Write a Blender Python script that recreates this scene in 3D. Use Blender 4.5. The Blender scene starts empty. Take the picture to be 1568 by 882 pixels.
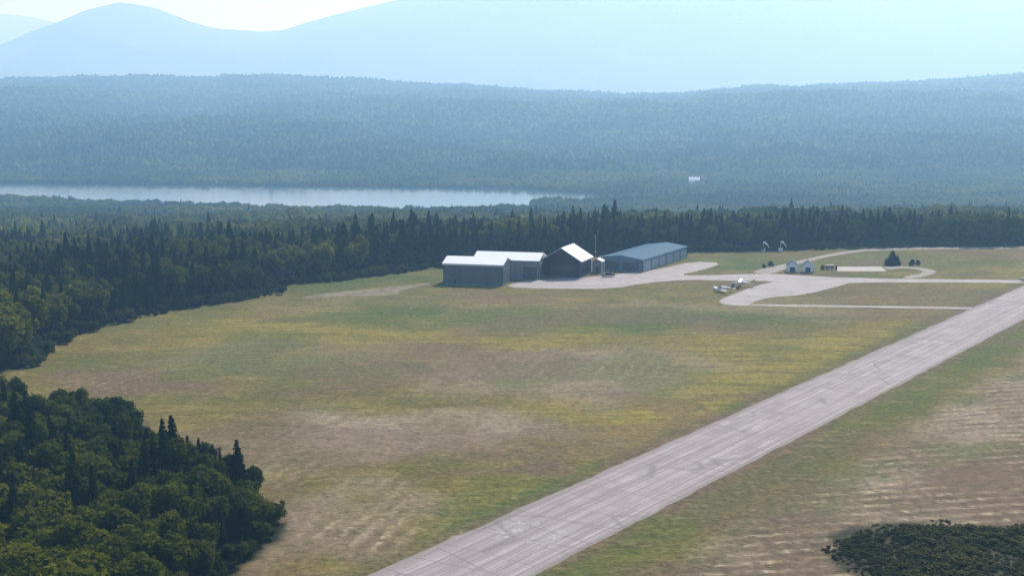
import bpy, math, numpy as np
from mathutils import Vector, Matrix
R=np.random.RandomState(7)
scene=bpy.context.scene
COL=scene.collection
# ------------------------------------------------------------------ helpers
def smooth(t):
    t=np.clip(t,0,1); return t*t*(3-2*t)
def vnoise(x,y,scale,seed=0):
    x=np.asarray(x,float)/scale; y=np.asarray(y,float)/scale
    xi=np.floor(x).astype(np.int64); yi=np.floor(y).astype(np.int64)
    fx=smooth(x-xi); fy=smooth(y-yi)
    def h(a,b):
        v=np.sin(a*127.1+b*311.7+seed*74.7)*43758.5453
        return v-np.floor(v)
    return (h(xi,yi)*(1-fx)+h(xi+1,yi)*fx)*(1-fy)+(h(xi,yi+1)*(1-fx)+h(xi+1,yi+1)*fx)*fy
def fbm(x,y,scale,seed=0,o=4):
    s=0;a=1;t=0
    for i in range(o):
        s=s+a*vnoise(x+17*i,y-9*i,scale/2**i,seed+i); t+=a; a*=.5
    return s/t
def inpoly(x,y,poly):
    x=np.asarray(x,float);y=np.asarray(y,float)
    r=np.zeros(x.shape,bool); n=len(poly)
    for i in range(n):
        x1,y1=poly[i];x2,y2=poly[(i+1)%n]
        if y1==y2: continue
        c=((y1>y)!=(y2>y))&(x<(x2-x1)*(y-y1)/(y2-y1)+x1)
        r^=c
    return r
def pdist(x,y,poly,closed=True):
    x=np.asarray(x,float);y=np.asarray(y,float)
    d=np.full(x.shape,1e9); n=len(poly)
    for i in range(n if closed else n-1):
        x1,y1=poly[i];x2,y2=poly[(i+1)%n]
        dx,dy=x2-x1,y2-y1; L=dx*dx+dy*dy+1e-9
        t=np.clip(((x-x1)*dx+(y-y1)*dy)/L,0,1)
        d=np.minimum(d,np.hypot(x-x1-t*dx,y-y1-t*dy))
    return d
def link(o,parent=None):
    COL.objects.link(o)
    if parent: o.parent=parent
    return o
def mkmesh(name,V,F,mat=None,sm=False):
    me=bpy.data.meshes.new(name)
    me.from_pydata([tuple(map(float,v)) for v in V],[],[tuple(map(int,f)) for f in F])
    if mat:
        for m in (mat if isinstance(mat,(list,tuple)) else [mat]): me.materials.append(m)
    if sm: me.polygons.foreach_set('use_smooth',[True]*len(me.polygons))
    me.update(); return me
def mkobj(name,V,F,mat=None,parent=None,sm=False):
    return link(bpy.data.objects.new(name,mkmesh(name,V,F,mat,sm)),parent)
def empty(name,loc=(0,0,0),rz=0):
    e=bpy.data.objects.new(name,None); e.location=loc; e.rotation_euler=(0,0,rz); return link(e)
def box(name,x0,x1,y0,y1,z0,z1,mat,parent=None):
    V=[(x,y,z) for z in(z0,z1) for y in(y0,y1) for x in(x0,x1)]
    return mkobj(name,V,[(0,2,3,1),(4,5,7,6),(0,1,5,4),(2,6,7,3),(0,4,6,2),(1,3,7,5)],mat,parent)
# ------------------------------------------------------------------ materials
class NT:
    def __init__(s,name):
        s.m=bpy.data.materials.new(name); s.m.use_nodes=True
        s.t=s.m.node_tree; s.n=s.t.nodes; s.n.clear()
        s.out=s.n.new('ShaderNodeOutputMaterial')
    def new(s,t,**k):
        n=s.n.new(t)
        for a,b in k.items(): setattr(n,a,b)
        return n
    def l(s,a,b): s.t.links.new(a,b)
    def val(s,sock,v):
        if isinstance(v,bpy.types.NodeSocket): s.l(v,sock)
        else: sock.default_value=v
    def mix(s,f,a,b,mode='MIX'):
        n=s.new('ShaderNodeMix',data_type='RGBA',blend_type=mode)
        s.val(n.inputs[0],f)
        s.val(n.inputs[6],a if not isinstance(a,tuple) else (*a,1)); s.val(n.inputs[7],b if not isinstance(b,tuple) else (*b,1))
        return n.outputs[2]
    def math(s,op,a,b=0.0,clamp=False):
        n=s.new('ShaderNodeMath',operation=op,use_clamp=clamp); s.val(n.inputs[0],a); s.val(n.inputs[1],b); return n.outputs[0]
    def noise(s,vec,scale,detail=4,rough=.6,dist=0):
        n=s.new('ShaderNodeTexNoise'); s.l(vec,n.inputs['Vector']); n.inputs['Scale'].default_value=scale
        n.inputs['Detail'].default_value=detail; n.inputs['Roughness'].default_value=rough; n.inputs['Distortion'].default_value=dist
        return n.outputs['Fac']
    def mapr(s,v,a,b,c=0.,d=1.):
        n=s.new('ShaderNodeMapRange'); s.l(v,n.inputs[0])
        for i,q in enumerate((a,b,c,d)): n.inputs[i+1].default_value=q
        return n.outputs[0]
    def coord(s,which='Object'):
        return s.new('ShaderNodeTexCoord').outputs[which]
    def mapping(s,vec,scale=(1,1,1),rot=(0,0,0)):
        n=s.new('ShaderNodeMapping'); s.l(vec,n.inputs[0]); n.inputs['Scale'].default_value=scale; n.inputs['Rotation'].default_value=rot
        return n.outputs[0]
    def bsdf(s,col,rough=.8,spec=.3,metal=0.,bump=None,bs=.3,bd=.05):
        b=s.new('ShaderNodeBsdfPrincipled')
        s.val(b.inputs['Base Color'],(*col,1) if isinstance(col,tuple) else col)
        s.val(b.inputs['Roughness'],rough); b.inputs['Specular IOR Level'].default_value=spec; b.inputs['Metallic'].default_value=metal
        if bump is not None:
            bn=s.new('ShaderNodeBump'); bn.inputs['Strength'].default_value=bs; bn.inputs['Distance'].default_value=bd
            s.l(bump,bn.inputs['Height']); s.l(bn.outputs[0],b.inputs['Normal'])
        s.l(b.outputs[0],s.out.inputs[0]); return b
def simple(name,col,rough=.6,spec=.3,metal=0.,var=.15,scale=1.5):
    t=NT(name); n=t.noise(t.coord(),scale)
    c=t.mix(t.mapr(n,.3,.7),tuple(x*(1-var) for x in col),tuple(min(1,x*(1+var)) for x in col))
    t.bsdf(c,rough,spec,metal); return t.m
def siding(name,col,pitch=.6,rough=.5,dirt=.25):
    t=NT(name); co=t.coord()
    w=t.new('ShaderNodeTexWave',wave_type='BANDS',bands_direction='X',wave_profile='SIN'); w.inputs['Scale'].default_value=1/pitch*.32
    sx=t.new('ShaderNodeSeparateXYZ'); t.l(co,sx.inputs[0])
    a=t.math('ADD',sx.outputs[0],sx.outputs[1]); cb=t.new('ShaderNodeCombineXYZ'); t.l(a,cb.inputs[0]); t.l(cb.outputs[0],w.inputs['Vector'])
    n=t.noise(t.mapping(co,(.5,.5,.12)),1.0)
    c=t.mix(t.mapr(n,.35,.7),col,tuple(x*(1-dirt) for x in col))
    c=t.mix(t.mapr(w.outputs['Fac'],.0,.25,.35,0.),c,tuple(x*.6 for x in col))
    t.bsdf(c,rough,.4,0,w.outputs['Fac'],.5,.04); return t.m
# foliage
def foliage(name,c1,c2,c3,trans=.3):
    t=NT(name)
    at=t.new('ShaderNodeAttribute',attribute_name='tint'); oi=t.new('ShaderNodeObjectInfo')
    c=t.mix(t.mapr(oi.outputs['Random'],0,1),c1,c2)
    c=t.mix(t.math('MULTIPLY',at.outputs['Fac'],.8),c,c3)
    geo=t.new('ShaderNodeNewGeometry')
    n=t.noise(geo.outputs['Position'],.02,3); nb=t.noise(geo.outputs['Position'],.004,3,.6)
    c=t.mix(1.0,c,t.mix(t.mapr(n,.35,.65),(.6,.68,.7),(1.4,1.25,.95)),'MULTIPLY')
    c=t.mix(1.0,c,t.mix(t.mapr(nb,.4,.6),(.5,.6,.7),(1.5,1.4,1.1)),'MULTIPLY')
    d=t.new('ShaderNodeBsdfDiffuse'); t.l(c,d.inputs[0])
    tr=t.new('ShaderNodeBsdfTranslucent'); t.l(t.mix(1.0,c,(1.3,1.3,.5),'MULTIPLY'),tr.inputs[0])
    m=t.new('ShaderNodeMixShader'); m.inputs[0].default_value=trans
    t.l(d.outputs[0],m.inputs[1]); t.l(tr.outputs[0],m.inputs[2]); t.l(m.outputs[0],t.out.inputs[0]); return t.m
M_dec=foliage('deciduous_leaves',(.034,.062,.010),(.09,.115,.014),(.155,.165,.022),.38)
M_con=foliage('conifer_needles',(.009,.022,.009),(.02,.038,.013),(.045,.065,.02),.12)
M_mass=foliage('forest_canopy',(.018,.048,.018),(.045,.08,.022),(.11,.14,.035),.1)
M_bush=foliage('bush_leaves',(.03,.055,.016),(.06,.08,.022),(.09,.10,.03),.3)
M_scrub=foliage('scrub_leaves',(.025,.035,.016),(.05,.058,.025),(.10,.10,.045),.15)
M_bark=simple('bark',(.09,.07,.05),.9,.1)
# ------------------------------------------------------------------ layout (metres)
polyA=[(-105,267),(-81,262),(-69,239),(-58,228),(-46,214),(-39,203),(-37,197),(-38,188),(-41,178),(-43,168),(-44,149),(-50,120),(-300,120),(-300,300),(-142,290)]
edgeB=[(-142,280),(-129,321),(-133,343),(-128,378),(-119,402),(-108,417),(-86,443),(-89,464),(-72,475),(-49,497),(-29,517),(-18,543),(34,552),(83,569),(126,573),(159,584),(245,592),(351,597)]
polyB=edgeB+[(800,610),(2000,610),(3000,2200),(-3000,2200),(-1200,280)]
shrubP=[(50,186),(52,192),(58,196),(67,198),(84,197),(100,193),(106,175),(90,152),(76,149),(60,166),(51,176)]
lakeP=[(-1500,1700),(-962,1685),(-687,1664),(-484,1572),(-349,1526),(-217,1448),(-138,1416),(-65,1465),(13,1499),(22,1585),(73,1612),(131,1650),(160,1700),(139,1742),(16,1855),(-183,1896),(-493,1938),(-817,1983),(-1147,2013),(-1500,2030)]
Rc=np.array((-9.3,175.2)); Rd=np.array((.598,.8015)); Rn=np.array((.8015,-.598)); RW=9.9
crx=[-6000,-2600,-2063,-1668,-1268,-931,-484,42,463,700,963,1358,1700,2063,2600,6000]
crz=[190,160,137,149,146,152,128,96,75,78,104,117,130,154,165,190]
def terrain(x,y):
    x=np.asarray(x,float);y=np.asarray(y,float)
    off=np.interp(x,[-400,-200,-110,-60,0,100,400],[-130,-110,-60,-20,5,25,45])
    s=y-off*(1-smooth((y-600)/700))
    z=np.interp(s,[0,555,600,700,1000,1200,1400,1450],[0,0,-3,-11.5,-34,-48,-62,-66.5])
    z=z+(fbm(x,y,170,13,2)-.5)*11*smooth((s-620)/120)*(1-smooth((y-1250)/120))
    rise=np.clip((y-2010)/2990,0,1)
    cr=np.interp(x*5000/np.maximum(y,2000),crx,crz)-13
    nz=(fbm(x,y,900,3,4)-.5)*125*np.clip(np.sin(np.pi*np.clip((y-2010)/2990,0,1)),0,1)
    z=z+(cr+66.5)*rise+nz
    fall=smooth((y-5000)/2800)
    z=z*(1-fall)+(-20)*fall
    return z
# ------------------------------------------------------------------ ground sheet
def axis(a,b,st,far,g=1.12):
    v=list(np.arange(a,b+.1,st)); s=st; x=b
    while x<far[1]: s*=g; s=min(s,900); x+=s; v.append(x)
    s=st; x=a; w=[]
    while x>far[0]: s*=g; s=min(s,900); x-=s; w.append(x)
    return np.array(w[::-1]+v)
xs=axis(-160,300,2,(-16000,16000),1.07); ys=axis(90,610,2,(-800,19500),1.035)
X,Y=np.meshgrid(xs,ys); Z=terrain(X,Y)
nx,ny=len(xs),len(ys)
V=np.stack([X.ravel(),Y.ravel(),Z.ravel()],1)
i=np.arange(nx*ny).reshape(ny,nx)
F=np.stack([i[:-1,:-1].ravel(),i[:-1,1:].ravel(),i[1:,1:].ravel(),i[1:,:-1].ravel()],1)
me=bpy.data.meshes.new('ground')
me.vertices.add(len(V)); me.vertices.foreach_set('co',V.ravel())
me.loops.add(F.size); me.loops.foreach_set('vertex_index',F.ravel().astype(np.int32))
me.polygons.add(len(F)); me.polygons.foreach_set('loop_start',np.arange(0,F.size,4,dtype=np.int32))
me.polygons.foreach_set('use_smooth',np.ones(len(F),bool))
me.update(calc_edges=True)
x=V[:,0];y=V[:,1]
wx=x+(fbm(x,y,25,11)-.5)*38; wy=y+(fbm(x,y,25,21)-.5)*44
def ell(cx,cy,rx,ry,ang=0,soft=.4):
    a=math.radians(ang); dx=wx-cx;dy=wy-cy
    u=dx*math.cos(a)+dy*math.sin(a); v=-dx*math.sin(a)+dy*math.cos(a)
    return 1-smooth((np.hypot(u/rx,v/ry)-(1-soft))/(2*soft))
side=(x-Rc[0])*Rn[0]+(y-Rc[1])*Rn[1]; along=(x-Rc[0])*Rd[0]+(y-Rc[1])*Rd[1]
sw=side+(fbm(x,y,18,5)-.5)*9
dry=1.*ell(-22,253,32,20,10)+.8*ell(18,316,34,30,20)+.3*ell(-55,330,40,20)+.8*ell(-30,203,14,15)+.4*ell(70,410,50,20)+.2*ell(-25,420,60,25)
dry=np.maximum(dry,1.*smooth((sw-22)/10)); dry=np.clip(dry,0,1)
dry*=np.clip(.35+1.1*fbm(x,y,16,31),0,1)
grn=.9*ell(-75,468,40,18,25)+.95*(smooth((sw-9)/2)*(1-smooth((sw-18)/8)))*(.3+.7*vnoise(along,side*3,25,8))+.7*ell(15,395,70,22)+.8*ell(45,375,18,16)+.5*ell(140,540,90,30)+.5*ell(190,445,50,14)+.9*ell(100,520,14,14)
grn+=.6*smooth((fbm(x,y,22,91)-.6)/.08)*smooth((sw-22)/6)+.45*smooth((fbm(x,y,35,191)-.55)/.1)*(side<0)
grn+=.45*smooth((-9-side)/1.5)*(1-smooth((-13-side)/3))
brn=1.*ell(-100,308,14,16)+.9*ell(-79,297,14,10)+1.*ell(-3,226,14,3.5,25)+.5*ell(-28,200,12,14)+.9*ell(-45,187,8,14)+.7*smooth((sw-34)/14)*smooth((fbm(x,y,22,77)-.42)/.15)+.8*ell(42,180,9,10)
brn+=.7*(1-smooth((np.abs(side)-11.3)/2.5))*(.4+.6*vnoise(along,side,14,4))+.55*smooth((fbm(x,y,40,55)-.54)/.08)
rows=np.clip((ell(-26,245,30,22)*.35+ell(-30,204,14,14)*.9+ell(-95,305,20,14)*.35+ell(18,316,26,26)*.2+smooth((sw-24)/8)*.9)*np.clip(fbm(x,y,15,66,5)*4.2-1.55,0,1),0,1)
yel=.8*ell(70,335,26,40,-35)+.7*ell(30,275,14,30,-50)+.8*ell(-20,365,70,20)+.6*ell(-60,390,50,22)+.5*(1-smooth((np.abs(side+21)-5)/6))
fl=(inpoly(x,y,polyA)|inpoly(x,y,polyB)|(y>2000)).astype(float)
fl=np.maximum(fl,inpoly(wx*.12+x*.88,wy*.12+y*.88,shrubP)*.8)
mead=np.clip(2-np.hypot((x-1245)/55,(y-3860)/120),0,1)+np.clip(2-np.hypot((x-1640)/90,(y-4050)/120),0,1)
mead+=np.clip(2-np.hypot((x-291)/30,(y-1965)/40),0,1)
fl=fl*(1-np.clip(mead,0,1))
def cattr(name,r,g,b,a):
    at=me.color_attributes.new(name,'FLOAT_COLOR','POINT')
    at.data.foreach_set('color',np.stack([np.clip(q,0,1) for q in (r,g,b,a)],1).ravel().astype(np.float32))
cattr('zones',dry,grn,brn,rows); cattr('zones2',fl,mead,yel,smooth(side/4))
t=NT('grass_ground'); P=t.coord()
a1=t.new('ShaderNodeAttribute',attribute_name='zones'); s1=t.new('ShaderNodeSeparateColor'); t.l(a1.outputs['Color'],s1.inputs[0])
a2=t.new('ShaderNodeAttribute',attribute_name='zones2'); s2=t.new('ShaderNodeSeparateColor'); t.l(a2.outputs['Color'],s2.inputs[0])
n1=t.noise(P,.05,5,.6); n2=t.noise(P,.9,5,.7); n3=t.noise(t.mapping(P,(.04,.3,1),(0,0,.25)),1.,5,.65,.6); n4=t.noise(P,.22,4,.65)
n5=t.noise(t.mapping(P,(.12,.5,1),(0,0,-.3)),1.,5,.7,1.); n6=t.noise(P,.45,5,.75,.5)
base=t.mix(t.mapr(n1,.38,.62),(.125,.118,.03),(.225,.18,.052))
base=t.mix(s2.outputs[2],base,(.265,.215,.045))
base=t.mix(t.mapr(n3,.45,.62,0,.7),base,(.11,.102,.03))
base=t.mix(s1.outputs[0],base,(.285,.23,.155))
base=t.mix(s1.outputs[1],base,(.08,.115,.025))
base=t.mix(t.math('MULTIPLY',s1.outputs[2],t.mapr(n2,.3,.6,.5,1)),base,(.16,.11,.072))
base=t.mix(t.mapr(n4,.5,.64,0,.5),base,(.12,.098,.042))
base=t.mix(t.mapr(n5,.55,.68,0,.5),base,(.30,.24,.125))
# windrows of mown hay: wandering rows, thinned and broken by two noises
def wave(rot,sc,dist,ds):
    w=t.new('ShaderNodeTexWave',wave_type='BANDS',bands_direction='Y',wave_profile='SIN')
    t.l(t.mapping(P,(1,1,1),(0,0,math.radians(rot))),w.inputs['Vector']); w.inputs['Scale'].default_value=sc
    w.inputs['Distortion'].default_value=dist; w.inputs['Detail'].default_value=4; w.inputs['Detail Scale'].default_value=ds; w.inputs['Detail Roughness'].default_value=.72; return w.outputs['Fac']
wa=wave(-10,.085,16,.035); wb=wave(-74,.09,15,.04)
ws=t.mix(a2.outputs['Alpha'],wb,wa)
brk=t.math('MULTIPLY',t.mapr(n6,.42,.58,.1,1),t.mapr(n4,.4,.58,.25,1))
rm=t.math('MULTIPLY',a1.outputs['Alpha'],t.mapr(ws,.55,.85)); rm=t.math('MULTIPLY',rm,t.math('MULTIPLY',brk,.8))
base=t.mix(rm,base,(.46,.39,.25))
dm=t.math('MULTIPLY',a1.outputs['Alpha'],t.math('MULTIPLY',t.mapr(ws,.4,.1,0,.6),t.mapr(n4,.4,.6,.1,1)))
base=t.mix(dm,base,(.125,.095,.055))
base=t.mix(1.,base,t.mix(t.mapr(n2,.3,.7),(.65,.65,.65),(1.35,1.35,1.35)),'MULTIPLY')
base=t.mix(1.,base,t.mix(t.mapr(n6,.38,.62),(.8,.82,.8),(1.18,1.16,1.15)),'MULTIPLY')
base=t.mix(s2.outputs[1],base,(.4,.36,.25))
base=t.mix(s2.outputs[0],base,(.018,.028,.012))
t.bsdf(base,.95,.1,0,n2,.9,.4)
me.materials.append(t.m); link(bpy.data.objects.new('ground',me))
# ------------------------------------------------------------------ mountains
def mountain(name,cx,cz,yc,y0,y1,xr,seed,amp):
    gx=np.linspace(*xr,260); gy=np.linspace(y0,y1,110); A,B=np.meshgrid(gx,gy)
    h=np.interp(A,cx,cz)
    h=h+(fbm(A,B*0,260,seed+40,3)-.5)*18
    up=np.where(B<yc,smooth((B-y0)/(yc-y0))**.9,1-smooth((B-yc)/(y1-yc)))
    rid=np.abs(fbm(A,B,1500,seed,4)-.5)*2
    z=-30+(h+30)*up-rid*amp*np.sin(np.pi*np.clip(up,0,1))
    k=np.arange(A.size).reshape(A.shape)
    Fm=np.stack([k[:-1,:-1].ravel(),k[:-1,1:].ravel(),k[1:,1:].ravel(),k[1:,:-1].ravel()],1)
    return mkobj(name,np.stack([A.ravel(),B.ravel(),z.ravel()],1),Fm,M_mtn,None,True)
t=NT('mountain_forest'); P=t.coord(); n=t.noise(P,.004,6,.6)
t.bsdf(t.mix(t.mapr(n,.35,.65),(.03,.055,.025),(.06,.085,.04)),.95,.05,0,t.noise(P,.03,5,.7),1.,15); M_mtn=t.m
mountain('mountain',[-11000,-5700,-4539,-4308,-4018,-3845,-3613,-3352,-3092,-2802,-2513,-2165,-1934,-1760,-1297,-950,-602,93,1250,3000,4540,9000],
 [150,300,446,530,620,718,822,880,840,718,660,632,649,707,834,904,985,1110,1150,1150,1112,900],11000,7600,14000,(-11000,9000),3,330)
mountain('mountain',[-14000,-7500,-6190,-5795,-5320,-4800,-4000,-2000,10000],[900,1150,1080,1030,915,750,500,300,200],15500,12500,18500,(-13000,2000),9,300)
# ------------------------------------------------------------------ lake
t=NT('lake_water'); P=t.coord()
t.bsdf((.03,.07,.09),.15,.8,0,t.noise(t.mapping(P,(1,.4,1)),.5,3),.25,.15)
mkobj('lake',[(p[0],p[1],-65.6) for p in lakeP],[list(range(len(lakeP)))],t.m)
# ------------------------------------------------------------------ pavements
def pavemat(name,c1,c2,streak=True):
    t=NT(name); P=t.coord()
    n=t.noise(P,.12,5,.6); fine=t.noise(P,2.5,4,.7)
    c=t.mix(t.mapr(n,.3,.7),c1,c2)
    if streak:
        st=t.noise(t.mapping(P,(.9,.008,1)),1.,4,.7,.1); st2=t.noise(t.mapping(P,(2.2,.05,1)),1.,4,.7,.2)
        c=t.mix(t.mapr(st,.45,.62,0,.6),c,tuple(q*.7 for q in c1))
        c=t.mix(t.mapr(st,.46,.34,0,.6),c,tuple(min(1,q*1.3) for q in c2))
        c=t.mix(t.mapr(st2,.52,.68,0,.45),c,tuple(q*.7 for q in c1))
        blot=t.noise(t.mapping(P,(.25,.08,1)),1.,5,.7)
        c=t.mix(t.mapr(blot,.5,.66,0,.4),c,(.22,.185,.175))
        c=t.mix(t.mapr(blot,.42,.3,0,.55),c,(.54,.49,.485))
        sx=t.new('ShaderNodeSeparateXYZ'); t.l(P,sx.inputs[0]); ab=t.math('ABSOLUTE',sx.outputs[0])
        c=t.mix(t.math('MULTIPLY',t.mapr(ab,8.2,9.9,0,.7),t.mapr(n,.3,.6,.5,1)),c,(.20,.18,.14))
        # paving lane seams every 3.3 m and transverse cracks, both sealed with tar
        fr=t.math('FRACT',t.math('ADD',t.math('DIVIDE',t.math('ADD',sx.outputs[0],t.math('MULTIPLY',t.noise(t.mapping(P,(.01,.1,1)),1.,3),.8)),3.3),10.))
        seam=t.mapr(t.math('ABSOLUTE',t.math('SUBTRACT',fr,.5)),0,.06,.7,0)
        c=t.mix(t.math('MULTIPLY',seam,t.mapr(n,.35,.6,.4,1)),c,(.12,.11,.11))
        br=t.new('ShaderNodeTexVoronoi',feature='DISTANCE_TO_EDGE'); t.l(t.mapping(P,(.03,.16,1)),br.inputs['Vector']); br.inputs['Scale'].default_value=1.
        c=t.mix(t.mapr(br.outputs['Distance'],0,.03,.5,0),c,(.14,.13,.13))
    else:
        bl=t.noise(P,.3,5,.7); c=t.mix(t.mapr(bl,.5,.65,0,.4),c,tuple(q*.75 for q in c1))
    c=t.mix(1.,c,t.mix(t.mapr(fine,.3,.7),(.85,.85,.85),(1.12,1.12,1.12)),'MULTIPLY')
    t.bsdf(c,.85,.25,0,fine,.2,.02); return t.m
M_rw=pavemat('runway_asphalt',(.32,.275,.268),(.42,.37,.365)); M_ap=pavemat('apron_asphalt',(.32,.29,.28),(.43,.39,.37),False)
M_gr=simple('gravel',(.33,.30,.26),.95,.1,0,.15,.5)
ang=math.atan2(Rd[1],Rd[0])-math.pi/2
rw=[]; FF=[]; ts=np.arange(-120,522,1.5)
for k,tt in enumerate(ts):
    j0=(fbm(tt,0,6,1)-.5)*1.1; j1=(fbm(tt,5,6,2)-.5)*1.1
    rw+=[(-RW+j0,tt,0),(RW+j1,tt,0)]
    if k: FF.append((2*k-2,2*k-1,2*k+1,2*k))
o=mkobj('runway',rw,FF,M_rw); o.location=(Rc[0],Rc[1],.02); o.rotation_euler=(0,0,ang)
# nearly worn-off runway paint (bare patches are transparent, the asphalt shows)
t=NT('worn_white_paint'); P=t.coord()
b=t.new('ShaderNodeBsdfDiffuse'); b.inputs[0].default_value=(.6,.57,.56,1); tp=t.new('ShaderNodeBsdfTransparent'); mx=t.new('ShaderNodeMixShader')
t.l(t.mapr(t.noise(P,.45,5,.75),.46,.62,0,.8),mx.inputs[0]); t.l(tp.outputs[0],mx.inputs[1]); t.l(b.outputs[0],mx.inputs[2]); t.l(mx.outputs[0],t.out.inputs[0]); M_mk=t.m
mv=[];mf=[]
def quad(x0,x1,y0,y1):
    k=len(mv); mv.extend([(x0,y0,0),(x1,y0,0),(x1,y1,0),(x0,y1,0)]); mf.append((k,k+1,k+2,k+3))
for cx_ in (-4.4,1.9): quad(cx_-1.6,cx_+1.8,18,27)
for q in range(11): quad(-.2,.2,52+q*38,52+q*38+16)
o=mkobj('runway_markings',mv,mf,M_mk); o.location=(Rc[0],Rc[1],.03); o.rotation_euler=(0,0,ang)
def ngon(name,pts,z,mat,n=1):
    for _ in range(n):
        q=[]
        for k in range(len(pts)):
            a=pts[k];b=pts[(k+1)%len(pts)]
            q+=[(a[0]*.75+b[0]*.25,a[1]*.75+b[1]*.25),(a[0]*.25+b[0]*.75,a[1]*.25+b[1]*.75)]
        pts=q
    return mkobj(name,[(a,b,z) for a,b in pts],[list(range(len(pts)))],mat)
ngon('apron',[(-3,459),(12,455),(38,455),(50,469),(68,479),(84,475),(103,475),(93,464),(82,446),(72,428),(72,420),(77,417),(81,416.5),(82,422.5),(92,436),(105,440),(125,464),(130,471),(180,471),(207,468),(216,476),(199,477),(132,482),(109,493),(99,495),(77,490),(66,491),(78,505),(91,528),(78,533),(61,508),(46,497),(31,485),(12,480),(2,472)],.024,M_ap)
ngon('taxiway',[(80,417),(114,414),(160,409.5),(164,413),(115,417.5),(81.5,420.6)],.016,M_ap)
ngon('access_road',[(99,495),(98,503),(120,529),(145,561),(167,579),(206,584),(242,584),(360,584),(360,580),(239,580),(169,574),(147,556),(119,521),(105,494)],.012,M_gr)
ngon('concrete_pad',[(136,516),(155,516),(153,502),(133,502)],.02,simple('pale_concrete',(.46,.42,.38),.9,.2),0)
ngon('turnaround',[(155,507),(163,512),(168,508),(167,497),(153,485),(157,480),(172,497),(174,508),(167,517),(155,516)],.008,M_gr)
ngon('track',[(-78,432),(-66,446),(-50,456),(-38,466),(-30,470),(-34,462),(-42,450),(-41,440),(-61,436)],.012,simple('trodden_earth',(.215,.19,.125),.95,.1,0,.35,.2),2)
# ------------------------------------------------------------------ trees
def setattr_tint(me,vals):
    at=me.attributes.new('tint','FLOAT','POINT'); at.data.foreach_set('value',np.asarray(vals,np.float32))
def ico(sub=1):
    import bmesh
    bm=bmesh.new(); bmesh.ops.create_icosphere(bm,subdivisions=sub,radius=1)
    v=np.array([q.co[:] for q in bm.verts]); f=np.array([[w.index for w in q.verts] for q in bm.faces]); bm.free(); return v,f
I1=ico(1)
class MB:
    def __init__(s): s.V=[];s.F=[];s.M=[];s.T=[];s.n=0
    def add(s,v,f,m=0,tint=0.):
        v=np.asarray(v,float); s.V.append(v)
        for q in f: s.F.append(tuple(int(z)+s.n for z in q)); s.M.append(m)
        s.T.append(np.full(len(v),tint) if np.isscalar(tint) else np.asarray(tint)); s.n+=len(v)
    def quads(s,C,N,sz,tint,m=0,asp=1.):
        C=np.asarray(C);n=len(C); N=N/np.linalg.norm(N,axis=1,keepdims=True)
        r=R.normal(size=(n,3)); U=np.cross(N,r); U/=np.linalg.norm(U,axis=1,keepdims=True); W=np.cross(N,U)
        sz=np.asarray(sz).reshape(-1,1)
        q=np.stack([C-U*sz-W*sz*asp*.6,C+U*sz*.7-W*sz*asp,C+U*sz+W*sz*asp*.7,C-U*sz*.6+W*sz*asp],1).reshape(-1,3)
        f=np.arange(4*n).reshape(n,4); s.add(q,f,m,np.repeat(tint,4))
    def mesh(s,name,mats):
        me=mkmesh(name,np.concatenate(s.V),s.F,mats); me.polygons.foreach_set('material_index',np.array(s.M,np.int32))
        setattr_tint(me,np.concatenate(s.T)); return me
def tube(mb,p0,p1,r0,r1,m,n=6):
    p0=np.array(p0,float);p1=np.array(p1,float); d=p1-p0; d/=np.linalg.norm(d)
    u=np.cross(d,(0.3,.9,.1)); u/=np.linalg.norm(u); w=np.cross(d,u); a=np.arange(n)*2*np.pi/n
    c=np.cos(a)[:,None]*u+np.sin(a)[:,None]*w
    mb.add(np.concatenate([p0+c*r0,p1+c*r1]),[(k,(k+1)%n,n+(k+1)%n,n+k) for k in range(n)],m,0)
def deciduous(name,nl=1700,wide=.27,mat=None,low=.22,lobes=15,leaf=.026,h0=.6):
    mb=MB(); tube(mb,(0,0,-.03),(.01,.0,.55),.018,.009,1)
    L=[]
    for k in range(lobes):
        d=R.normal(size=3); d/=np.linalg.norm(d); rr=R.rand()**.4
        c=np.array((d[0]*wide*.72*rr,d[1]*wide*.72*rr,h0+d[2]*(1-h0-.1)*rr*1.0))
        c[2]=max(c[2],low); L.append((c,R.uniform(.09,.15)*wide/.27,R.rand()))
        if k<7: tube(mb,(0,0,.2+.3*R.rand()),c,.008,.003,1,4)
        v,f=I1; mb.add(v*L[-1][1]*.62+c,f,0,.1)
    w=np.array([l[1]**2 for l in L]); w/=w.sum(); idx=R.choice(len(L),nl,p=w)
    D=R.normal(size=(nl,3)); D/=np.linalg.norm(D,axis=1,keepdims=True)
    rad=np.array([L[k][1] for k in idx]); C=np.array([L[k][0] for k in idx])+D*(rad*R.uniform(.6,1.2,nl))[:,None]
    C[:,2]=np.maximum(C[:,2],.03)
    tint=np.clip(np.array([L[k][2] for k in idx])*.7+R.rand(nl)*.4,0,1)
    mb.quads(C,D+R.normal(size=(nl,3))*.5+np.array((0,0,.2)),leaf*R.uniform(.6,1.2,nl),tint)
    return mb.mesh(name,[mat or M_dec,M_bark])
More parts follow.
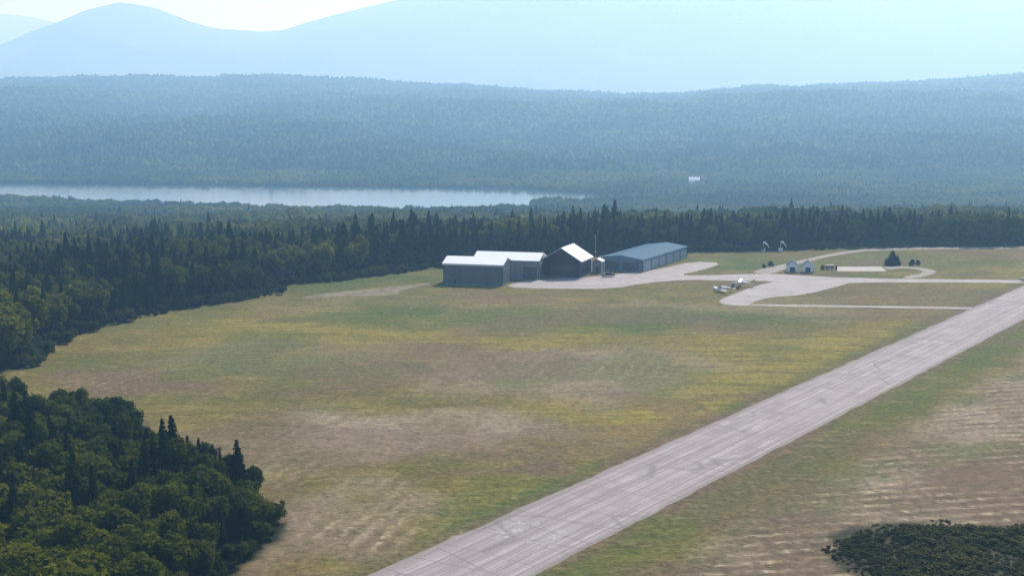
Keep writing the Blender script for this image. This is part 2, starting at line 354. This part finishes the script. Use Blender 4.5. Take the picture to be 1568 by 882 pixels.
def conifer(name,rad=.17,lv=24,br=9,extra=700):
    mb=MB(); tube(mb,(0,0,-.03),(0,0,.98),.014,.002,1)
    n=8; a=np.arange(n)*2*np.pi/n
    mb.add(np.concatenate([np.stack([np.cos(a)*rad*.5,np.sin(a)*rad*.5,np.full(n,.1)],1),[(0,0,.9)]]),[(k,(k+1)%n,n) for k in range(n)],0,0)
    for l in range(lv):
        z=.07+.9*(l/lv)**.95; Rr=rad*(1-z)**.75*R.uniform(.8,1.15)+.008
        for b in range(br if z<.8 else 6):
            th=R.rand()*2*np.pi; r=Rr*R.uniform(.7,1.2); d=np.array((math.cos(th),math.sin(th),0)); s=np.array((-d[1],d[0],0)); w=r*.28+.006
            dz=-r*R.uniform(.2,.5); up=np.array((0,0,1))
            v=[d*0,d*r*.55+s*w+up*(dz*.35-w*.4),d*r+up*dz,d*r*.55-s*w+up*(dz*.35-w*.4),d*r*.55+up*(dz*.2+w*.25)]
            v=np.array(v)+up*z; mb.add(v,[(0,1,4),(1,2,4),(2,3,4),(3,0,4)],0,R.rand()*.8)
    z=.06+.92*R.rand(extra)**1.4; th=R.rand(extra)*2*np.pi; r=rad*(1-z)**.75*R.uniform(.55,1.05,extra)
    C=np.stack([r*np.cos(th),r*np.sin(th),z],1); N=np.stack([np.cos(th),np.sin(th),np.full(extra,.6)],1)+R.normal(size=(extra,3))*.4
    mb.quads(C,N,.013*R.uniform(.6,1.3,extra),R.rand(extra),0,1.2)
    return mb.mesh(name,[M_con,M_bark])
def coll(name,meshes):
    c=bpy.data.collections.new(name)
    for k,m in enumerate(meshes):
        c.objects.link(bpy.data.objects.new('%s_%02d'%(name,k),m))
    return c
dec=[deciduous('broadleaf_%d'%k,1700,w) for k,w in enumerate((.25,.29,.22,.27))]
con=[conifer('spruce_%d'%k,r) for k,r in enumerate((.19,.22,.15))]
C_near=coll('tree_kind',dec+con)     # 0-3 broadleaf, 4-6 conifer
bsh=[deciduous('bush_%d'%k,500,.5,M_bush,.15,9,.06,.45) for k in range(3)]
C_bush=coll('bush_kind',bsh)
C_scrub=coll('scrub_kind',[deciduous('scrub_%d'%k,220,.55,M_scrub,.12,7,.08,.4) for k in range(3)])
def lowdec(mb,c,h,w,mat=0,tint=0.,rz=0):
    for j in range(3):
        v,f=I1; q=v*(1+R.uniform(-.22,.22,(len(v),1)))
        o=np.array((R.uniform(-.35,.35)*w,R.uniform(-.35,.35)*w,h*R.uniform(.5,.74)))
        mb.add(q*np.array((w*.62,w*.62,h*.27))+o+c,f,mat,np.clip(tint+R.uniform(-.2,.2),0,1))
def lowcon(mb,c,h,w,mat=0,tint=0.):
    n=6
    for z0,z1,r in((.05,.55,1.),(.3,.8,.75),(.55,1.,.48)):
        a=np.arange(n)*2*np.pi/n+R.rand()*3; rr=w*r*R.uniform(.75,1.2,n)
        mb.add(np.concatenate([np.stack([np.cos(a)*rr,np.sin(a)*rr,np.full(n,z0*h)],1),[(0,0,z1*h)]])+c,[(k,(k+1)%n,n) for k in range(n)],mat,tint)
mid=[]
for k in range(5):
    mb=MB()
    if k<3:
        for j in range(2): lowdec(mb,np.zeros(3),1,.27,0,R.rand()*.6)
        nl=160; D=R.normal(size=(nl,3)); D/=np.linalg.norm(D,axis=1,keepdims=True)
        mb.quads(D*np.array((.27,.27,.32))*R.uniform(.8,1.1,(nl,1))+(0,0,.62),D+R.normal(size=(nl,3))*.4,.05*R.uniform(.6,1.2,nl),R.rand(nl))
        mid.append(mb.mesh('mid_broadleaf_%d'%k,[M_dec]))
    else:
        lowcon(mb,np.zeros(3),1,.17,0,.2); lowcon(mb,np.zeros(3),.96,.16,0,.5); mid.append(mb.mesh('mid_spruce_%d'%k,[M_con]))
C_mid=coll('distant_tree_kind',mid)
pat=[]
for k in range(5):
    mb=MB(); S=66; n=9+(k%3)
    for a in range(n):
        for b in range(n):
            c=np.array(((a+R.rand())/n*S-S/2,(b+R.rand())/n*S-S/2,-2))
            h=R.uniform(7,20)
            if R.rand()<.25: lowcon(mb,c,h*1.15,3.2,1,R.rand()*.5)
            else:
                v,f=I1; q=v*(1+R.uniform(-.25,.25,(len(v),1)))
                w=R.uniform(3.5,6); mb.add(q*np.array((w,w,h*.45))+c+(0,0,h*.6),f,0,R.rand()**1.5)
    pat.append(mb.mesh('canopy_%d'%k,[M_mass,M_con]))
C_pat=coll('canopy_kind',pat)
def scatter(name,pts,rot,scl,idx,collection):
    me=bpy.data.meshes.new(name); n=len(pts); me.vertices.add(n); me.vertices.foreach_set('co',np.asarray(pts,np.float32).ravel())
    a=me.attributes.new('rot','FLOAT_VECTOR','POINT'); a.data.foreach_set('vector',np.asarray(rot,np.float32).ravel())
    a=me.attributes.new('scl','FLOAT_VECTOR','POINT'); a.data.foreach_set('vector',np.asarray(scl,np.float32).ravel())
    a=me.attributes.new('idx','INT','POINT'); a.data.foreach_set('value',np.asarray(idx,np.int32))
    o=link(bpy.data.objects.new(name,me))
    g=bpy.data.node_groups.new(name+'_gn','GeometryNodeTree')
    g.interface.new_socket('Geometry',in_out='INPUT',socket_type='NodeSocketGeometry'); g.interface.new_socket('Geometry',in_out='OUTPUT',socket_type='NodeSocketGeometry')
    N=g.nodes; gi=N.new('NodeGroupInput'); go=N.new('NodeGroupOutput'); ip=N.new('GeometryNodeInstanceOnPoints'); ci=N.new('GeometryNodeCollectionInfo')
    ci.inputs['Collection'].default_value=collection; ci.inputs['Separate Children'].default_value=True; ci.inputs['Reset Children'].default_value=True
    def na(nm,ty):
        q=N.new('GeometryNodeInputNamedAttribute'); q.data_type=ty; q.inputs[0].default_value=nm; return q.outputs[0]
    er=N.new('FunctionNodeEulerToRotation'); L=g.links
    L.new(gi.outputs[0],ip.inputs['Points']); L.new(ci.outputs[0],ip.inputs['Instance']); ip.inputs['Pick Instance'].default_value=True
    L.new(na('idx','INT'),ip.inputs['Instance Index']); L.new(na('rot','FLOAT_VECTOR'),er.inputs[0]); L.new(er.outputs[0],ip.inputs['Rotation'])
    L.new(na('scl','FLOAT_VECTOR'),ip.inputs['Scale']); L.new(ip.outputs[0],go.inputs[0])
    m=o.modifiers.new('scatter','NODES'); m.node_group=g
    return o
def jgrid(x0,x1,y0,y1,s):
    gx,gy=np.meshgrid(np.arange(x0,x1,s),np.arange(y0,y1,s)); gx=gx.ravel()+R.uniform(-.48,.48,gx.size)*s; gy=gy.ravel()+R.uniform(-.48,.48,gy.size)*s
    return gx,gy
def forest(name,x,y,hmin,hmax,colln,nd,nc,cfrac,big=1.,hm=1.):
    n=len(x); z=terrain(x,y)-.1
    cn=vnoise(x,y,30,50)*.55+R.rand(n)*.45
    isc=cn<cfrac
    idx=np.where(isc,nd+R.randint(0,nc,n),R.randint(0,nd,n))
    h=R.uniform(hmin,hmax,n)*np.where(isc,1.02,.95)*(.78+.4*vnoise(x,y,22,61))*hm
    h=h*np.where(isc&(R.rand(n)<.12),1.25,1)
    w=h*np.where(isc,R.uniform(.8,1.15,n),R.uniform(.9,1.25,n))*big
    rot=np.stack([R.normal(0,.03,n),R.normal(0,.03,n),R.rand(n)*6.28],1)
    return scatter(name,np.stack([x,y,z],1),rot,np.stack([w,w,h],1),idx,colln)
# foreground wood
x,y=jgrid(-150,-30,125,300,3.7)
k=inpoly(x,y,polyA)&(x>-.55*y-12); x,y=x[k],y[k]; d=pdist(x,y,polyA[:12],False)
x0,y0,d0=x,y,d
k=d>3; forest('forest',x[k],y[k],8.5,13,C_near,4,3,.36,1.,(.6+.4*np.clip(d[k]/13,0,1)))
k=(d0<=5); n=k.sum(); s=R.uniform(2.,6,n)
scatter('bushes',np.stack([x0[k],y0[k],np.full(n,-.1)],1),np.stack([np.zeros(n),np.zeros(n),R.rand(n)*6],1),np.stack([s,s,s*.9],1),R.randint(0,3,n),C_bush)
# woods behind the field
x,y=jgrid(-420,520,270,660,4.9)
k=inpoly(x,y,polyB)&(np.abs(x)<.5*y+30); x,y=x[k],y[k]; d=pdist(x,y,edgeB,False)
k=d>2.5; x,y=x[k],y[k]; forest('forest',x,y,12,17,C_near,4,3,.47,1.,np.interp(y,[300,520,600,660],[1,1,1,.85]))
x,y=jgrid(-300,400,300,600,2.6); d=pdist(x,y,edgeB[1:],False); k=(d<4)&(np.abs(x)<.5*y+30)&(R.rand(len(x))<.75); x,y=x[k],y[k]; n=len(x); s=R.uniform(1.6,4.5,n)
scatter('bushes',np.stack([x,y,np.full(n,-.1)],1),np.stack([np.zeros(n),np.zeros(n),R.rand(n)*6],1),np.stack([s,s,s*.9],1),R.randint(0,3,n),C_bush)
# woods down to and around the lake
x,y=jgrid(-1250,1250,660,2160,7.2)
k=(np.abs(x)<.5*y+40)&~inpoly(x,y,lakeP); x,y=x[k],y[k]
k=(pdist(x,y,lakeP)>6)&~((np.abs(x-291)<22)&(y>1880)&(y<2010)); x,y=x[k],y[k]
forest('distant_forest',x,y,.8,1.3,C_mid,3,2,.34,1.5,np.interp(y,[660,900,1200,2160],[13,12,9.5,10.5]))
# far hillsides
x,y=jgrid(-3400,3400,2180,5700,58)
k=(np.abs(x)<.52*y+60)&~(np.hypot((x-1245)/60,(y-3860)/130)<1.25)&~(np.hypot((x-1640)/90,(y-4050)/130)<1.25); x,y=x[k],y[k]; n=len(x)
sc=R.uniform(.9,1.2,n)
scatter('hillside_forest',np.stack([x,y,terrain(x,y)],1),np.stack([np.zeros(n),np.zeros(n),R.randint(0,4,n)*1.5708+R.normal(0,.2,n)],1),np.stack([sc*1.08,sc*1.08,sc*R.uniform(.7,1.6,n)],1),R.randint(0,5,n),C_pat)
# low wet scrub, ragged at its rim
x,y=jgrid(42,110,143,206,1.05); ix=inpoly(x+(fbm(x,y,6,9)-.5)*9,y+(fbm(x,y,6,19)-.5)*9,shrubP)
k=(ix&(vnoise(x,y,3,5)+R.rand(len(x))*.5>.26)); x,y=x[k],y[k]; n=len(x); s=R.uniform(.9,1.9,n)*(.5+.95*vnoise(x,y,5,3))*np.clip(.4+pdist(x,y,shrubP)/5,0,1)
scatter('shrubs',np.stack([x,y,np.full(n,-.1)],1),np.stack([np.zeros(n),np.zeros(n),R.rand(n)*6],1),np.stack([s*1.1,s*1.1,s*.6],1),R.randint(0,3,n),C_scrub)
def tree(name,mesh,loc,h,w=None):
    o=bpy.data.objects.new(name,mesh); o.location=loc; w=w or h; o.scale=(w,w,h); o.rotation_euler=(0,0,R.rand()*6); return link(o)
tree('spruce_tree',con[1],(161,521,0),6.3,17)
tree('spruce_tree',con[0],(163.5,522,0),4.,10)
for q in ((169,520,2.5),(172,522,2),(128,507,1.8),(105,512,1.6),(109,517,2.2)): tree('bush',bsh[0],(q[0],q[1],0),q[2],q[2]*1.2)
# ------------------------------------------------------------------ buildings
M_gsid=siding('grey_metal_siding',(.14,.15,.17)); M_gs2=siding('pale_metal_siding',(.25,.27,.30)); M_dark=siding('dark_brown_siding',(.025,.02,.024))
M_blue=siding('blue_metal_siding',(.15,.23,.31))
def roofm(name,col,rough=.35,spec=.5):
    t=NT(name); P=t.coord(); w=t.new('ShaderNodeTexWave',bands_direction='X'); t.l(P,w.inputs['Vector']); w.inputs['Scale'].default_value=.5
    c=t.mix(t.mapr(t.noise(P,.3,4),.3,.7),col,tuple(q*.92 for q in col)); t.bsdf(c,rough,spec,0,w.outputs['Fac'],.2,.02); return t.m
M_wr=roofm('white_metal_roof',(.9,.9,.9),.42,.8); M_br=roofm('blue_metal_roof',(.045,.12,.20),.75,.15)
M_trim=simple('white_trim',(.7,.7,.68),.5); M_dtrim=simple('dark_trim',(.05,.055,.06),.5); M_glass=simple('window_glass',(.03,.04,.05),.08,.6); M_conc=simple('concrete',(.35,.34,.32),.9)
M_door=siding('hangar_door_panels',(.11,.12,.14),1.8); M_bay=simple('bay_door',(.26,.32,.38),.5)
def hangar(name,x,y,ang,w,d,eave,ridge,axis,wall,roof,trim,ov=.5):
    """local frame: front wall along +x from origin, depth +y; axis 'x': ridge parallel to the front, 'y': gable front"""
    e=empty(name,(x,y,0),ang)
    if axis=='x':
        V=[(0,0,0),(w,0,0),(w,d,0),(0,d,0),(0,0,eave),(w,0,eave),(w,d,eave),(0,d,eave),(0,d/2,ridge),(w,d/2,ridge)]
        Fw=[(0,1,5,4),(1,2,6,9,5),(2,3,7,6),(3,0,4,8,7)]
        sl=(ridge-eave)/(d/2); zo=eave-ov*sl
        a=[(-ov,-ov,zo),(w+ov,-ov,zo),(w+ov,d/2,ridge),(-ov,d/2,ridge),(w+ov,d+ov,zo),(-ov,d+ov,zo)]
    else:
        V=[(0,0,0),(w,0,0),(w,d,0),(0,d,0),(0,0,eave),(w,0,eave),(w,d,eave),(0,d,eave),(w/2,0,ridge),(w/2,d,ridge)]
        Fw=[(0,1,5,8,4),(1,2,6,5),(2,3,7,9,6),(3,0,4,7)]
        sl=(ridge-eave)/(w/2); zo=eave-ov*sl
        a=[(-ov,d+ov,zo),(-ov,-ov,zo),(w/2,-ov,ridge),(w/2,d+ov,ridge),(w+ov,-ov,zo),(w+ov,d+ov,zo)]
    mkobj('walls',V,Fw,wall,e)
    T=.22; up=[(p[0],p[1],p[2]+.05) for p in a]; dn=[(p[0],p[1],p[2]+T) for p in a]
    mkobj('roof',up+dn,[(6,7,8,9),(9,8,10,11),(1,0,3,2),(2,3,5,4),(0,1,7,6),(4,5,11,10),(1,2,8,7),(2,4,10,8),(3,0,6,9),(5,3,9,11)],roof,e)
    box('foundation',-.08,w+.08,-.08,d+.08,-.3,.25,M_conc,e)
    for nm,xx,yy in(('corner_trim_1',0,0),('corner_trim_2',w,0),('corner_trim_3',w,d),('corner_trim_4',0,d)):
        box(nm,xx-.12,xx+.12,yy-.12,yy+.12,.25,eave-.05,trim,e)
    return e
a1=math.radians(-13)
h1=hangar('metal_hangar',-26,467,a1,23,13.5,7.9,9.8,'x',M_gsid,M_wr,M_dtrim)
box('hangar_door',23.02,23.14,2,11.5,.3,5.6,M_door,h1); box('side_door',4,5,-.08,.0,.26,2.3,M_dtrim,h1); box('eave_trim',-.4,23.4,-.56,-.5,7.3,7.7,M_trim,h1)
h2=hangar('metal_hangar',-15,483.5,a1,26,14,7.4,9.6,'x',M_gs2,M_wr,M_dtrim)
box('hangar_door',26.02,26.14,2,12,.3,5.6,M_door,h2); box('hangar_door_front',19.8,25.4,-.1,-.01,.3,5,M_door,h2)
a3=math.radians(-20)
h3=hangar('dark_gabled_hangar',12.5,487,a3,15,15,7.1,11.6,'y',M_dark,M_wr,M_dtrim,.9)
box('hangar_door',3,12,-.12,-.01,.3,5.,simple('dark_door',(.05,.05,.055),.6),h3)
for q in range(4): box('door_window_%d'%q,3.6+2.1*q,5.1+2.1*q,-.17,-.125,3.3,4.3,M_glass,h3)
box('gable_window',6.5,8.5,-.1,-.01,7.2,8.6,M_glass,h3)
for q in range(3): box('side_window_%d'%q,15.01,15.08,2.5+4*q,4.1+4*q,2,3.4,M_glass,h3)
box('fascia_r',15.93,15.99,-.95,15.9,6.35,6.75,M_trim,h3)
a4=math.atan2(-.47,.883)
h4=hangar('long_t_hangar',36.2,508,a4,19,52,4.9,6.2,'y',M_blue,M_br,M_dtrim,.4)
for q in range(6): box('bay_door_%d'%q,19.02,19.12,1.6+8.5*q,8.3+8.5*q,.3,3.9,M_bay,h4)
for q in range(2): box('end_door_%d'%q,1.5+8.7*q,8.6+8.7*q,-.12,-.02,.3,3.8,M_door,h4)
h5=hangar('utility_shed',32.5,498,a3,4,4,4.6,5.6,'y',M_gs2,M_wr,M_trim,.2); box('door',1.4,2.4,-.06,-.01,.26,2.3,M_dtrim,h5)
def pole(nm,x,y,z0,z1,r,mat,parent=None,n=8):
    mb=MB(); tube(mb,(x,y,z0),(x,y,z1),r,r*.6,0,n); me=mb.mesh(nm,[mat]); return link(bpy.data.objects.new(nm,me),parent)
M_met=simple('galvanised_metal',(.4,.4,.42),.4,.5,.6); M_wh=simple('white_paint',(.8,.8,.78),.35,.5)
m=empty('radio_mast',(33.5,494,0)); pole('mast',0,0,-.3,16,.1,M_met,m)
for q in(9,12,15): box('crossarm_%d'%q,-.6,.6,-.04,.04,q,q+.08,M_met,m)
M_sr=simple('shed_roof',(.06,.08,.12),.6)
for (px,py) in ((111.5,499),(117.5,498)):
    s=hangar('storage_shed',px,py,math.radians(-12),4.6,5,2.8,4.6,'y',M_wh,M_sr,M_trim,.3)
    box('door',1.3,3.3,-.07,-.01,.26,2.2,M_dtrim,s)
for px,py in((115.5,567),(124,569)):
    w=empty('windsock',(px,py,0)); pole('pole',0,0,-.2,4.6,.14,M_wh,w)
    mb=MB(); n=10; a=np.arange(n)*2*np.pi/n; rings=[]
    for k in range(6): 
        r=.6-.06*k; rings.append(np.stack([np.full(n,.2+.5*k),np.cos(a)*r,4.3-.1*k*k+np.sin(a)*r],1))
    mb.add(np.concatenate(rings),[(k*n+j,k*n+(j+1)%n,(k+1)*n+(j+1)%n,(k+1)*n+j) for k in range(5) for j in range(n)],0,0)
    link(bpy.data.objects.new('sock',mb.mesh('sock',[M_wh])),w)
    box('base_box',-.9,.9,-.5,.5,0,1.5,M_wh,w)
# above-ground fuel tank on saddles beside the sheds
e=empty('fuel_tank',(131,507,0),math.radians(10)); mb=MB(); tube(mb,(-1.6,0,1.3),(1.6,0,1.3),.75,.75,0,16); tube(mb,(-1.6,0,1.3),(-1.85,0,1.3),.75,.25,0,16); tube(mb,(1.6,0,1.3),(1.85,0,1.3),.75,.25,0,16)
link(bpy.data.objects.new('tank',mb.mesh('tank',[simple('grey_tank_paint',(.22,.23,.24),.5)])),e)
for q in(-1.1,1.1): box('saddle',q-.2,q+.2,-.6,.6,-.1,.7,M_conc,e)
box('dispenser',2.6,3.2,-.3,.3,0,1.6,M_dtrim,e)
hz=float(terrain(291,1990)); h=hangar('white_house',283,1988,math.radians(-8),17,10,7,11,'x',M_trim,M_wr,M_trim,.4); h.location.z=hz
for q in range(4): box('window_%d'%q,2+3.8*q,3.4+3.8*q,-.08,-.01,1.5,3.2,M_glass,h)
# ------------------------------------------------------------------ light aircraft
def loft(rings,n=12):
    V=[];F=[]
    for k,(yy,cz,rx,rz) in enumerate(rings):
        for j in range(n):
            a=2*math.pi*j/n; V.append((rx*math.cos(a),yy,cz+rz*math.sin(a)))
    for k in range(len(rings)-1):
        for j in range(n): F.append((k*n+j,k*n+(j+1)%n,(k+1)*n+(j+1)%n,(k+1)*n+j))
    F.append(tuple(range(n))[::-1]); F.append(tuple((len(rings)-1)*n+j for j in range(n))); return V,F
def wing(name,span,c0,c1,y,z,th,mat,parent,dihed=.03):
    V=[];F=[]
    for sx in(-1,0,1):
        c=c1 if sx else c0; zz=z+abs(sx)*span/2*dihed; yy=y
        V+=[(sx*span/2,yy+c*.4,zz),(sx*span/2,yy+c*.1,zz+th),(sx*span/2,yy-c*.6,zz+.02),(sx*span/2,yy+c*.1,zz-th*.4)]
    for a in(0,4):
        for j in range(4): F.append((a+j,a+(j+1)%4,a+4+(j+1)%4,a+4+j))
    F+=[(3,2,1,0),(8,9,10,11)]; return mkobj(name,V,F,mat,parent)
def aircraft(x,y,ang,stripe,low=False):
    e=empty('light_aircraft',(x,y,.03),ang)
    V,F=loft([(3.1,1.15,.12,.12),(3.0,1.15,.42,.38),(2.0,1.2,.52,.5),(1.3,1.35,.56,.65),(.2,1.45,.58,.75),(-1.2,1.4,.5,.6),(-2.6,1.35,.3,.35),(-4.6,1.4,.1,.16)]); mkobj('fuselage',V,F,M_wh,e,True)
    V,F=loft([(1.75,1.55,.3,.2),(1.25,1.72,.53,.36),(.2,1.8,.55,.36),(-.9,1.65,.42,.3),(-1.3,1.6,.2,.15)]); mkobj('cabin_glass',[(v[0]*1.02,v[1],v[2]+.02) for v in V],F,M_glass,e,True)
    V,F=loft([(2.9,1.1,.43,.1),(1,1.15,.59,.12),(-1.5,1.25,.48,.1),(-4,1.38,.2,.05)]); mkobj('stripe',V,F,stripe,e,True)
    wing('wing',10.8,1.6,1.1,.6,.85 if low else 2.2,.13,M_wh,e,.06 if low else .02)
    wing('tailplane',3.6,1.0,.7,-4.2,1.45,.06,M_wh,e,0)
    mkobj('fin',[(-.04,-3.2,1.5),(-.04,-4.9,1.5),(-.04,-5.0,2.9),(-.04,-4.4,2.9),(.04,-3.2,1.5),(.04,-4.9,1.5),(.04,-5.0,2.9),(.04,-4.4,2.9)],[(0,1,2,3),(7,6,5,4),(0,3,7,4),(3,2,6,7),(2,1,5,6),(1,0,4,5)],stripe,e)
    mb=MB()
    for s in(-1,1):
        if not low: tube(mb,(s*.5,.6,1.0),(s*2.6,.6,2.2),.05,.05,0)
        tube(mb,(s*.4,.3,.9),(s*1.2,.2,.25),.06,.05,0)
    tube(mb,(0,2.5,.9),(0,2.5,.2),.05,.05,0)
    link(bpy.data.objects.new('struts',mb.mesh('struts',[M_met])),e)
    mb=MB()
    for px,py in((-1.2,.2),(1.2,.2),(0,2.5)): tube(mb,(px-.08,py,.22),(px+.08,py,.22),.22,.22,0,12)
    link(bpy.data.objects.new('wheels',mb.mesh('wheels',[M_dtrim])),e)
    box('propeller',-.95,.95,3.12,3.16,1.1,1.2,M_dtrim,e); return e
aircraft(76.5,447,math.radians(105),simple('navy_stripe',(.03,.06,.16),.4),True)
aircraft(86,460,math.radians(75),simple('yellow_stripe',(.6,.42,.1),.4))
def pickup(x,y,ang,mat):
    e=empty('parked_pickup',(x,y,.03),ang)
    prof=[(-2.6,.5),(2.6,.5),(2.65,1.05),(1.5,1.15),(.8,1.8),(-.6,1.85),(-.8,1.15),(-2.65,1.15)]
    n=len(prof); V=[(-.92,a,b) for a,b in prof]+[(.92,a,b) for a,b in prof]
    mkobj('body',V,[tuple(range(n)),tuple(range(2*n-1,n-1,-1))]+[(j,n+j,n+(j+1)%n,(j+1)%n) for j in range(n)],mat,e)
    mkobj('windows',[(-.94,1.25,1.2),(-.94,.75,1.7),(-.94,-.5,1.72),(-.94,-.65,1.2),(.94,1.25,1.2),(.94,.75,1.7),(.94,-.5,1.72),(.94,-.65,1.2)],[(0,1,2,3),(7,6,5,4)],M_glass,e)
    mb=MB()
    for px in(-.9,.7):
        for py in(-1.7,1.7): tube(mb,(px,py,.38),(px+.2,py,.38),.38,.38,0,14)
    link(bpy.data.objects.new('wheels',mb.mesh('wheels',[M_dtrim])),e)
pickup(38,486,math.radians(-70),simple('dark_car_paint',(.03,.035,.04),.3,.5))
pickup(199,474,math.radians(-80),simple('grey_car_paint',(.07,.08,.09),.3,.5))
e=empty('post_and_wire_fence')
mb=MB()
for q in range(60): tube(mb,(150+q*3.5,575.5+(q*3.5)*.02,-.1),(150+q*3.5,575.5+(q*3.5)*.02,1.4),.07,.06,0,5)
link(bpy.data.objects.new('posts',mb.mesh('posts',[M_bark])),e)
mb=MB()
for z in(.5,.9,1.3): tube(mb,(150,575.5,z),(356.5,579.63,z),.015,.015,0,4)
link(bpy.data.objects.new('wires',mb.mesh('wires',[M_met])),e)
# ------------------------------------------------------------------ haze
t=NT('haze_air')
vs=t.new('ShaderNodeVolumeScatter'); k=.2e-3; vs.inputs['Color'].default_value=(.42,.74,1,1); vs.inputs['Density'].default_value=k; vs.inputs['Anisotropy'].default_value=.45
em=t.new('ShaderNodeEmission'); em.inputs[0].default_value=(.115,.27,.50,1); em.inputs[1].default_value=k   # glow added to the haze, standing in for multiply-scattered skylight
ad=t.new('ShaderNodeAddShader'); t.l(vs.outputs[0],ad.inputs[0]); t.l(em.outputs[0],ad.inputs[1]); t.l(ad.outputs[0],t.out.inputs['Volume'])
hb=box('haze',-15000,15000,-700,19000,-150,1300,t.m)
# ------------------------------------------------------------------ light
az=math.radians(25); el=math.radians(44)
ts_=Vector((math.sin(az)*math.cos(el),math.cos(az)*math.cos(el),math.sin(el)))
sl=bpy.data.lights.new('sun','SUN'); sl.energy=5; sl.angle=math.radians(.5); sl.color=(1,.98,.95)
so=bpy.data.objects.new('sun',sl); so.rotation_euler=ts_.to_track_quat('Z','Y').to_euler(); link(so)
w=bpy.data.worlds.new('World'); scene.world=w; w.use_nodes=True; nt=w.node_tree; bg=nt.nodes['Background']; sk=nt.nodes.new('ShaderNodeTexSky')
sk.sky_type='NISHITA'; sk.sun_disc=False; sk.sun_elevation=el; sk.sun_rotation=az; sk.dust_density=1
nt.links.new(sk.outputs[0],bg.inputs[0]); bg.inputs[1].default_value=.1
scene.view_settings.view_transform='Standard'; scene.view_settings.look='None'; scene.view_settings.exposure=0
# ------------------------------------------------------------------ camera
c=bpy.data.cameras.new('camera'); c.sensor_width=36; c.lens=36*1900/1568; c.clip_end=60000; c.clip_start=1
co=bpy.data.objects.new('camera',c); co.location=(0,0,70); co.rotation_euler=(math.radians(90)-math.atan(291/1900),0,0); link(co); scene.camera=co
